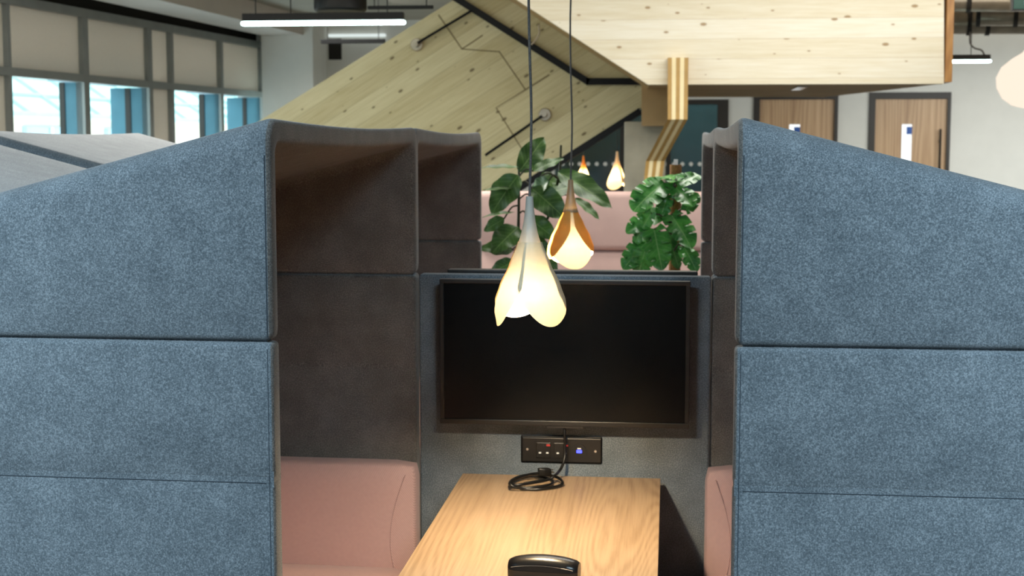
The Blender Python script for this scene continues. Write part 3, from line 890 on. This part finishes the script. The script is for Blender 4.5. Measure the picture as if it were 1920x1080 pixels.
link_mesh('flex', T(drop + pl + coil, 0.0042, 8, 6), 'cable', cb, smooth=60)
pe = tz(1012, 887, z1 + 0.022); pd = (tz(1031, 884, z1 + 0.024) - pe); pd.normalize()
mt = Matrix.Translation(pe) @ pd.to_track_quat('X', 'Z').to_matrix().to_4x4()
bm = bmesh.new()
prism(bm, [mt @ Vector(p) for p in ((-0.004, -0.006, -0.005), (0.012, -0.011, -0.009), (0.032, -0.012, -0.010), (0.032, 0.012, -0.010), (0.012, 0.011, -0.009), (-0.004, 0.006, -0.005))], mt.to_3x3() @ Vector((0, 0, 0.02)), bevel=0.002)
pg = link_mesh('plug', bm, 'cable', cb, smooth=40)
for dy, dz in ((-0.005, -0.003), (0.005, -0.003), (0, 0.004)):
    bm = bmesh.new(); tube(bm, [mt @ Vector((0.032, dy, dz)), mt @ Vector((0.043, dy, dz))], 0.0016, 6); link_mesh('pin', bm, 'silver', pg)

# ---------------------------------------------------------------- rounded case at the table's front
pc = on_z(1019, 1093, ZTAB)
cs = thing('glasses_case', 'glossy black rounded hard case lying on the front of the oak table', 'case', (pc.x, pc.y + 0.02, ZTAB))
cs.rotation_euler = (0, 0, D2R(-6))


def case_loft(zfun, name, mat, parent, prof):
    bm = bmesh.new(); rings = []; n = 24
    for i in range(n + 1):
        s = -1 + 2 * i / n; k = (1 - abs(s) ** 5) ** 0.4 if abs(s) < 1 else 0.0
        k = max(k, 0.25); arc = 0.009 * (1 - s * s)
        rings.append([bm.verts.new((s * 0.079, y * (0.55 + 0.45 * k), zfun(z, k) + arc * (z > 0.03))) for y, z in prof])
    m = len(prof)
    for a, b in zip(rings, rings[1:]):
        for j in range(m): bm.faces.new((a[j], a[(j + 1) % m], b[(j + 1) % m], b[j]))
    bm.faces.new(rings[0]); bm.faces.new(rings[-1][::-1]); bmesh.ops.recalc_face_normals(bm, faces=bm.faces)
    return link_mesh(name, bm, mat, parent, False, 35)


case_loft(lambda z, k: z, 'base', 'case_black', cs, [(-0.022, 0.0), (0.022, 0.0), (0.026, 0.006), (0.026, 0.010), (-0.026, 0.010), (-0.026, 0.006)])
case_loft(lambda z, k: z, 'body', 'case_black', cs, [(-0.029, 0.0102), (0.029, 0.0102), (0.032, 0.02), (0.032, 0.0275), (-0.032, 0.0275), (-0.032, 0.02)])
lid = case_loft(lambda z, k: z * (0.75 + 0.25 * k) + 0.007 * (1 - k), 'lid', 'case_black', cs, [(-0.032, 0.0282), (0.032, 0.0282), (0.0315, 0.033), (0.027, 0.041), (0.015, 0.046), (0.0, 0.0475), (-0.015, 0.0465), (-0.025, 0.042), (-0.0305, 0.036)])
bm = T([(-0.07 + 0.14 * k / 12, -0.0312, 0.0345 + 0.009 * (1 - (-0.886 + 1.772 * k / 12) ** 2) - 0.002) for k in range(13)], 0.0009, 6)
link_mesh('chrome_line', bm, 'silver', cs, False)

# ---------------------------------------------------------------- pendant lamps
PROF = [(0.0, 0.0, 0.027), (0.055, 0, 0.046), (0.105, 0, 0.068), (0.14, 0, 0.080), (0.165, 0, 0.083), (0.195, 0, 0.078)]


def rad(t, tbl):
    for (a, ra), (b, rb) in zip(tbl, tbl[1:]):
        if t <= b:
            f = max(0, (t - a) / (b - a)); f = f * f * (3 - 2 * f) * 0.35 + f * 0.65
            return ra + (rb - ra) * f
    return tbl[-1][1]


def petal(tbl, a0, half, length, top, ro, tip=0.62, tw=0.0, flare=0.0):
    bm = bmesh.new(); nu, nt = 22, 22; g = []
    for j in range(nt + 1):
        row = []
        for i in range(nu + 1):
            s = -1 + 2 * i / nu
            Lm = length * (1 - (1 - tip) * abs(s) ** 2.1) * (1 + tw * s)
            t = Lm * j / nt
            r = rad(t, tbl) + ro * (0.35 + 0.65 * min(1, t / 0.08)) * (1 + 0.9 * s) + flare * max(0, t / length - 0.7) ** 2
            a = a0 + s * half 
            row.append(bm.verts.new((r * math.cos(a), r * math.sin(a), top - t)))
        g.append(row)
    for j in range(nt):
        for i in range(nu): bm.faces.new((g[j][i], g[j][i + 1], g[j + 1][i + 1], g[j + 1][i]))
    bmesh.ops.recalc_face_normals(bm, faces=bm.faces)
    return bm


def pendant(label, top, neck, petals, specs, bulb='bulb', tbl=None, neck_prof=None, sc=1.0, cord_wob=0.004, bulb_r=0.021, bulb_z=-0.236, coil=None, group=None):
    t = thing('pendant_lamp', label, 'lamp', top, group)
    tbl = tbl or [(a, r) for a, _, r in PROF]
    zc = ZC - top.z
    pts = [(cord_wob * math.sin(k * 1.7) * (k % 9 > 0), cord_wob * 0.6 * math.cos(k * 2.1), zc * k / 9) for k in range(10)]
    pts[0] = (0, 0, -0.004)
    link_mesh('cord', T(pts, 0.0032 * sc, 8, 5), 'cord', t, False, 60)
    np_ = neck_prof or [(0.0085, 0.0), (0.0105, -0.03), (0.0145, -0.06), (0.020, -0.088), (0.0275, -0.113)]
    bm = bmesh.new(); seg = 32; rings = []
    for r, z in np_: rings.append([bm.verts.new((r * math.cos(2 * PI * k / seg) * sc, r * math.sin(2 * PI * k / seg) * sc, z * sc)) for k in range(seg)])
    bm.faces.new(rings[0])
    for a, b in zip(rings, rings[1:]):
        for k in range(seg): bm.faces.new((a[k], b[k], b[(k + 1) % seg], a[(k + 1) % seg]))
    bmesh.ops.recalc_face_normals(bm, faces=bm.faces)
    link_mesh('neck', bm, neck, t, False, 60)
    for (a0, half, ln, ro, tip, tw), pm in zip(specs, petals):
        bm = petal(tbl, D2R(a0), D2R(half), ln, -0.108, ro, tip, tw)
        bmesh.ops.scale(bm, vec=(sc, sc, sc), verts=bm.verts)
        o = link_mesh('petal', bm, pm, t, False, 180)
    bm = bmesh.new(); bmesh.ops.create_uvsphere(bm, u_segments=16, v_segments=10, radius=bulb_r * sc); bmesh.ops.translate(bm, verts=bm.verts, vec=(0, 0, bulb_z * sc))
    link_mesh('bulb', bm, bulb, t, False, 180)
    bm = L([(0.012, bulb_z + bulb_r * 0.8), (0.012, bulb_z + 0.075), (0.006, bulb_z + 0.08)], (0, 0, 0), 16); bmesh.ops.scale(bm, vec=(sc, sc, sc), verts=bm.verts)
    link_mesh('bulb_holder', bm, 'white_plastic', t, False)
    return t


# angles: 270 = towards the viewer, 0 = right, 180 = left, 90 = away
l1 = pendant('cream petal pendant lamp hanging over the table in front of the screen', on_y(993, 368, 3.36), 'neck_grey',
             ['petal_cream'] * 4,
             [(316, 64, 0.196, 0.004, 0.54, 0.0), (203, 58, 0.199, 0.001, 0.54, -0.03), (120, 66, 0.190, 0.002, 0.66, 0.0), (40, 62, 0.190, -0.002, 0.66, 0.0)])
tbl2 = [(0.0, 0.024), (0.045, 0.044), (0.09, 0.066), (0.125, 0.078), (0.15, 0.080), (0.19, 0.068), (0.22, 0.055)]
l2 = pendant('amber petal pendant lamp hanging just behind the felt screen wall', on_y(1070, 337, 4.95), 'neck_amber',
             ['petal_amber', 'petal_amber', 'petal_cream', 'petal_cream'],
             [(216, 58, 0.165, 0.004, 0.45, -0.12), (345, 52, 0.14, 0.003, 0.40, 0.1), (290, 75, 0.20, -0.003, 0.72, 0.0), (100, 95, 0.19, -0.003, 0.75, 0.0)], tbl=tbl2)
l3 = pendant('small glowing pendant lamp hanging beside the concrete column in the background', on_y(1157, 284, 11.4), 'petal_far',
             ['petal_far'] * 3, [(250, 70, 0.195, 0.003, 0.6, 0), (10, 70, 0.19, 0.0, 0.65, 0), (130, 70, 0.185, -0.002, 0.65, 0)], 'bulb_far', bulb_r=0.035, bulb_z=-0.2)
l4 = pendant('small glowing pendant lamp in the background partly covered by the large dark leaf', on_y(1094, 292, 12.6), 'petal_amber',
             ['petal_far'] * 3, [(200, 70, 0.15, 0.003, 0.6, 0), (320, 70, 0.16, 0.0, 0.65, 0), (90, 70, 0.16, -0.002, 0.65, 0)], 'bulb_far', bulb_r=0.035, bulb_z=-0.18)

gc = on_y(1937, 145, 10.0)
gl = thing('globe_lamp', 'large white onion-shaped glowing pendant lamp at the right edge', 'lamp', (gc.x, gc.y, gc.z))
pr = [(0.045, 0.245), (0.05, 0.20), (0.075, 0.165), (0.14, 0.125), (0.205, 0.07), (0.238, 0.0), (0.232, -0.07), (0.195, -0.14), (0.13, -0.188), (0.05, -0.208), (0.0, -0.21)]
bm = bmesh.new(); lathe(bm, [(r, z) for r, z in pr], (0, 0, 0), 40); link_mesh('shade', bm, 'globe', gl, False, 60)
link_mesh('cord', T([(-0.045, 0, 0.22), (-0.048, 0, 0.35), (-0.03, 0, ZC - gc.z)], 0.006), 'black', gl, False)

# ---------------------------------------------------------------- linear lights
def linear(label, pxa, pxb, py0, py1, Y, cables):
    a, b = on_y(pxa, py1, Y), on_y(pxb, py1, Y); h = on_y(pxa, py0, Y).z - a.z
    t = thing('linear_light', label, 'light', (a.x, Y, a.z), 'slim black linear lights')
    link_mesh('housing', B(a.x, b.x, Y - 0.03, Y + 0.03, a.z + h * 0.36, a.z + h, bevel=0.004), 'black', t)
    link_mesh('diffuser', B(a.x - 0.01, b.x + 0.01, Y - 0.032, Y + 0.032, a.z, a.z + h * 0.36 - 0.001, bevel=0.012, seg=3), 'led', t, smooth=50)
    for f in cables:
        x = a.x + (b.x - a.x) * f
        link_mesh('suspension_wire', T([(x, Y, a.z + h), (x, Y, ZC)], 0.004, 6), 'black', t)
    return t


linear('long black linear light glowing at the top left, above the sloping timber flight', 456, 757, 26, 48.5, 9.6, (0.08, 0.3, 0.9))
rl = linear('short black linear light glowing at right, beside the timber landing and above the door', 1776, 1856, 103, 118, 13.2, (0.55,))
cb2 = [on_y(x, y, 13.2) for x, y in ((1819, 60), (1819, 80), (1827, 90), (1840, 94), (1846, 103))]
link_mesh('power_lead', T(cb2, 0.008, 8, 5), 'cord', rl)
# round black cassette and track above the long light
Yc = 9.9
c = on_y(638, 10, Yc)
sp = thing('ceiling_speaker', 'round black ceiling fitting just above the long linear light', 'ceiling fitting', (c.x, Yc, c.z))
link_mesh('drum', L([(0.0, -0.045), (0.17, -0.045), (0.185, -0.03), (0.185, 0.06), (0.16, 0.09), (0.0, 0.09)], (0, 0, 0), 36), 'black', sp, False, 40)
link_mesh('stem', T([(0, 0, 0.088), (0, 0, ZC - c.z)], 0.02, 10), 'black', sp, False)
for i, (xa, xb, y0, y1, Y, lab) in enumerate(((602, 722, 73, 82, 14.5, 'thin black track bar crossing in front of the white pier at top left'),
                                             (690, 812, 10, 18, 10.6, 'thin black track bar at the top beside the round black fitting'))):
    a, b = on_y(xa, y1, Y), on_y(xb, y0, Y)
    o = thing('lighting_track', lab, 'track', (a.x, Y, a.z))
    link_mesh('bar', B(a.x, b.x, Y - 0.02, Y + 0.02, a.z, b.z, bevel=0.003), 'black', o)
    for f in (0.1, 0.9):
        x = a.x + (b.x - a.x) * f; link_mesh('suspension_wire', T([(x, Y, b.z), (x, Y, ZC)], 0.004, 6), 'black', o)
# dark opening with a pale light strip on the wall beyond the pier
Y = YB - 0.012
a, b = on_y(616, 112, Y), on_y(640, 72, Y)
tag(link_mesh('wall_vent', B(a.x, b.x, Y, YB - 0.001, a.z, b.z, bevel=0.003), 'void'), 'dark vertical vent on the wall between white pier and timber flight', 'vent')
a, b = on_y(615, 69, Y - 0.05), on_y(722, 63, Y - 0.05)
o = thing('strip_light', 'pale strip light on the far wall just above the black track bar', 'light', (a.x, Y, a.z))
link_mesh('diffuser', B(a.x, b.x, Y - 0.05, YB - 0.001, a.z, b.z, bevel=0.01), emit('strip_glow', (0.85, 0.95, 0.92, 1), 0.9), o)

# ---------------------------------------------------------------- ducts and exit sign, top right
def duct(label, pts, r, collars, mat='duct'):
    o = thing('ventilation_duct', label, 'duct', pts[0], 'metal ducts at the ceiling')
    bm = T(pts, r, 24); n = (Vector(pts[1]) - Vector(pts[0])).normalized()
    L_ = (Vector(pts[1]) - Vector(pts[0])).length
    link_mesh('pipe', bm, mat, o, smooth=50)
    for f in collars:
        c = Vector(pts[0]) + n * L_ * f
        link_mesh('collar', T([c - n * 0.02, c + n * 0.02], r * 1.12, 24), 'duct_black', o, smooth=50)
    k = Vector(pts[0]) + n * L_ * 0.85
    link_mesh('hanger', T([k + Vector((0, 0, r)), (k.x, k.y, ZC)], 0.008, 6), 'black', o)


pp = [on_y(1700, 42, 14.6), on_y(2050, 42, 14.4)]
duct('lower galvanised duct running right from behind the timber landing', pp, 0.115, (0.34, 0.44))
pp = [on_y(1830, 28, 13.7), on_y(2060, 28, 13.5)]
duct('middle galvanised duct with a dark rubber end at top right', pp, 0.10, (0.02, 0.33))
pp = [on_y(1700, 2, 13.0), on_y(2060, 2, 12.8)]
duct('uppermost galvanised duct cut off by the top edge of the picture', pp, 0.09, (0.33,))
a = on_y(1900, 17, 9.0)
ex = thing('exit_sign', 'dark green exit sign hanging at the top right corner', 'sign', (a.x, 9.0, a.z))
link_mesh('housing', B(a.x - 0.012, a.x + 0.42, 9.0, 9.04, a.z - 0.01, a.z + 0.20, bevel=0.004), 'bezel', ex)
link_mesh('green_face', B(a.x, a.x + 0.41, 8.994, 8.9995, a.z, a.z + 0.19), 'exit_green', ex)
bm = bmesh.new()
ax, az = a.x, a.z
prism(bm, [(ax + 0.03, 8.990, az + 0.025), (ax + 0.14, 8.990, az + 0.025), (ax + 0.14, 8.990, az + 0.165), (ax + 0.03, 8.990, az + 0.165)], (0, 0.0035, 0))
prism(bm, [(ax + 0.19, 8.990, az + 0.08), (ax + 0.29, 8.990, az + 0.08), (ax + 0.29, 8.990, az + 0.045), (ax + 0.36, 8.990, az + 0.095), (ax + 0.29, 8.990, az + 0.145), (ax + 0.29, 8.990, az + 0.11), (ax + 0.19, 8.990, az + 0.11)], (0, 0.0035, 0))
bmesh.ops.translate(bm, verts=bm.verts, vec=(0.03, 0, 0))
link_mesh('pictogram', bm, 'recess', ex)
link_mesh('hanger', T([(ax + 0.2, 9.02, az + 0.2), (ax + 0.2, 9.02, ZC)], 0.006, 6), 'black', ex)

# ---------------------------------------------------------------- plants
def leaf_bm(b, t, w, face, fold=0.22, droop=0.1, notch=0, shape=0.85, nt=26, wavy=0.0, seed=0):
    """b base, t tip, w half width, face = roughly where the upper side looks"""
    bm = bmesh.new(); uvl = bm.loops.layers.uv.new('leaf'); ns = 14 if notch else 8
    d = t - b; Ln = d.length; d.normalize(); n = (face - d * face.dot(d)).normalized(); sd = d.cross(n)
    rnd = random.Random(seed); ph = rnd.random() * 6
    if notch: nt = 72
    g = []
    for j in range(nt + 1):
        v = j / nt
        ww = w * (math.sin(PI * min(1, max(0.0, v)) ** shape)) ** 0.75 if 0 < v < 1 else 0.0
        if notch: ww = w * max(0.0, (1 - (2 * v - 0.86) ** 2 * 0.9 if v < 0.43 else 1 - ((v - 0.43) / 0.57) ** 2.2)) ** 0.6
        row = []
        for i in range(ns + 1):
            u = -1 + 2 * i / ns; k = 1.0
            if notch:
                s_ = (v * notch - abs(u) * 0.9 + (0.5 if u > 0 else 0)) % 1.0
                if abs(u) > 0.32 and 0.12 < v < 0.86 and s_ < 0.17: k = 0.34 / max(abs(u), 0.34)
            vv = v - (abs(u) ** 2) * (0.10 if notch and v < 0.3 else 0.0)
            p = b + d * (Ln * vv) + sd * (u * ww * k) + n * (abs(u) * ww * fold - droop * Ln * v * v + wavy * w * math.sin(v * 17 + ph + u) * abs(u))
            row.append((bm.verts.new(p), u, v))
        g.append(row)
    for j in range(nt):
        for i in range(ns):
            q = (g[j][i], g[j][i + 1], g[j + 1][i + 1], g[j + 1][i])
            f = bm.faces.new([x[0] for x in q])
            for lp, x in zip(f.loops, q): lp[uvl].uv = (x[1], x[2])
    return bm


def leaf(parent, mat, Y, b, t, w, dy=0.0, tilt=(0, -1, 0.5), stem_to=None, notch=0, seed=0, fold=0.22, droop=0.08, wavy=0.05, shape=0.85):
    B_ = on_y(b[0], b[1], Y); T_ = on_y(t[0], t[1], Y + dy)
    bm = leaf_bm(B_, T_, w * Y / FPX, Vector(tilt).normalized(), fold, droop, notch, shape, seed=seed, wavy=wavy)
    o = link_mesh('leaf', bm, mat, parent, smooth=180)
    if stem_to is not None:
        s = on_y(stem_to[0], stem_to[1], Y + 0.03)
        m = (B_ + s) / 2 + Vector((0, 0, 0.02))
        link_mesh('leaf_stalk', T([s, m, B_ + (T_ - B_) * 0.03], 0.004, 6, 4), 'stem', o)
    return o


def pot(parent, x, y, r, h):
    link_mesh('planter', L([(r * 0.78, 0.0), (r, h), (r - 0.02, h), (r - 0.02, h - 0.04), (0.0, h - 0.04)], (x, y, 0), 32), 'pot', parent, smooth=40)
    link_mesh('soil', L([(0.0, h - 0.038), (r - 0.025, h - 0.038), (r - 0.03, h - 0.03), (0.0, h - 0.025)], (x, y, 0), 24), 'soil', parent)


YPL = 6.45
c = on_y(968, 505, YPL)
fg = thing('fig_plant', 'tall dark green plant with large leathery leaves in front of pink sofa, left of column', 'plant', (c.x, YPL, 0))
pot(fg, c.x, YPL, 0.22, 0.45)
trunk = [(c.x + 0.01, YPL + 0.02, 0.42), (c.x - 0.02, YPL + 0.03, 0.8)] + [on_y(x, y, YPL + 0.03) for x, y in ((970, 490), (972, 420), (973, 350), (973, 300))]
link_mesh('stem', T(trunk, lambda t: 0.011 - 0.006 * t, 8, 6), 'stem', fg, smooth=60)
tr2 = [(c.x + 0.05, YPL + 0.06, 0.42), on_y(1010, 470, YPL + 0.08), on_y(1030, 400, YPL + 0.08), on_y(1048, 330, YPL + 0.05), on_y(1052, 272, YPL + 0.05)]
link_mesh('stem', T(tr2, lambda t: 0.009 - 0.004 * t, 8, 6), 'stem', fg, smooth=60)
FL = [((973, 322), (1024, 256), 24, 0.10, (0.5, -1, 0.2), None), ((972, 314), (904, 308), 9, -0.1, (0, -0.5, 1), None),
      ((998, 322), (1056, 292), 14, 0.05, (0, -0.7, 1), (974, 330)), ((1046, 322), (1150, 382), 27, -0.05, (0.2, -0.8, 0.8), None),
      ((1078, 372), (1127, 408), 12, 0.0, (0, -0.6, 1), (1040, 375)), ((996, 352), (1062, 408), 27, -0.08, (0.1, -1, 0.5), (974, 345)),
      ((972, 328), (918, 398), 30, -0.05, (-0.4, -1, 0.3), None), ((966, 352), (904, 352), 8, 0.0, (0, -0.5, 1), None),
      ((965, 398), (905, 401), 7, -0.1, (0, -0.4, 1), None), ((946, 410), (906, 432), 14, 0.0, (-0.2, -1, 0.4), (972, 385)),
      ((972, 425), (922, 470), 26, -0.1, (-0.2, -1, 0.4), None), ((962, 468), (900, 462), 18, -0.05, (0, -0.8, 0.7), (972, 475)),
      ((990, 408), (1042, 446), 20, -0.05, (0.2, -1, 0.4), (974, 400)), ((985, 442), (1034, 474), 18, 0.02, (0.2, -1, 0.5), (972, 440)),
      ((1000, 372), (1085, 340), 20, 0.12, (0, -0.8, 0.8), (975, 372)), ((1030, 338), (985, 372), 20, 0.12, (-0.1, -1, 0.5), (1046, 335)),
      ((1012, 330), (1062, 352), 18, 0.1, (0.1, -0.9, 0.7), (1046, 335)), ((965, 490), (915, 512), 16, 0.0, (-0.2, -1, 0.5), None),
      ((1005, 470), (1045, 505), 18, -0.05, (0.2, -1, 0.5), (1010, 468)), ((950, 360), (915, 392), 20, 0.1, (-0.3, -1, 0.4), (973, 350))]
for i, (b, t, w, dy, tl, stl) in enumerate(FL):
    leaf(fg, 'leaf_fig', YPL - 0.02 * (i % 4), b, t, w, dy, tl, stl, seed=i, fold=0.18, droop=0.10, wavy=0.09, shape=0.8)

YMO = 6.15
c = on_y(1262, 505, YMO)
mo = thing('monstera_plant', 'bright green split-leaf plant on a brown pole, right of the concrete column', 'plant', (c.x, YMO, 0))
pot(mo, c.x, YMO, 0.2, 0.42)
pz = on_y(1265, 309, YMO + 0.08).z
link_mesh('moss_pole', T([(c.x + 0.005, YMO + 0.08, 0.38), (c.x + 0.007, YMO + 0.08, pz)], 0.026, 16), 'moss', mo, smooth=50)
link_mesh('plant_tag', B(c.x - 0.002, c.x + 0.016, YMO + 0.078, YMO + 0.082, pz, pz + 0.024, bevel=0.001), 'white_plastic', mo)
ML = [((1246, 342), (1186, 386), 33, -0.12, (-0.2, -0.8, 0.8), (1262, 372), 6), ((1268, 346), (1312, 322), 20, 0.05, (0.1, -0.6, 1), (1262, 372), 5),
      ((1266, 352), (1300, 380), 22, -0.10, (0.2, -0.8, 0.8), (1262, 385), 5), ((1258, 402), (1298, 456), 26, -0.14, (0.3, -1, 0.6), (1262, 420), 6),
      ((1226, 428), (1240, 500), 26, -0.12, (-0.1, -1, 0.5), (1260, 440), 6), ((1240, 398), (1174, 428), 24, -0.08, (-0.2, -0.8, 0.8), (1262, 420), 6),
      ((1216, 450), (1166, 500), 24, -0.05, (-0.3, -1, 0.5), (1258, 470), 6), ((1282, 462), (1308, 506), 18, -0.05, (0.3, -1, 0.4), (1264, 470), 5),
      ((1270, 340), (1244, 322), 20, 0.12, (0, -0.5, 1), (1263, 350), 5), ((1222, 398), (1182, 462), 15, 0.06, (-0.2, -1, 0.4), (1260, 430), 6),
      ((1252, 438), (1276, 506), 14, 0.02, (0.1, -1, 0.4), (1262, 440), 5), ((1252, 365), (1236, 414), 15, -0.02, (-0.1, -1, 0.4), (1262, 372), 6),
      ((1285, 395), (1312, 360), 14, 0.05, (0.3, -1, 0.4), (1264, 410), 4), ((1210, 470), (1195, 515), 22, 0.0, (-0.1, -1, 0.4), (1258, 480), 5)]
for i, (b, t, w, dy, tl, stl, nn) in enumerate(ML):
    leaf(mo, 'leaf_monstera', YMO - 0.025 * (i % 5), b, t, w, dy, tl, stl, notch=nn - 1.5, seed=50 + i, fold=0.12, droop=0.16, wavy=0.04)
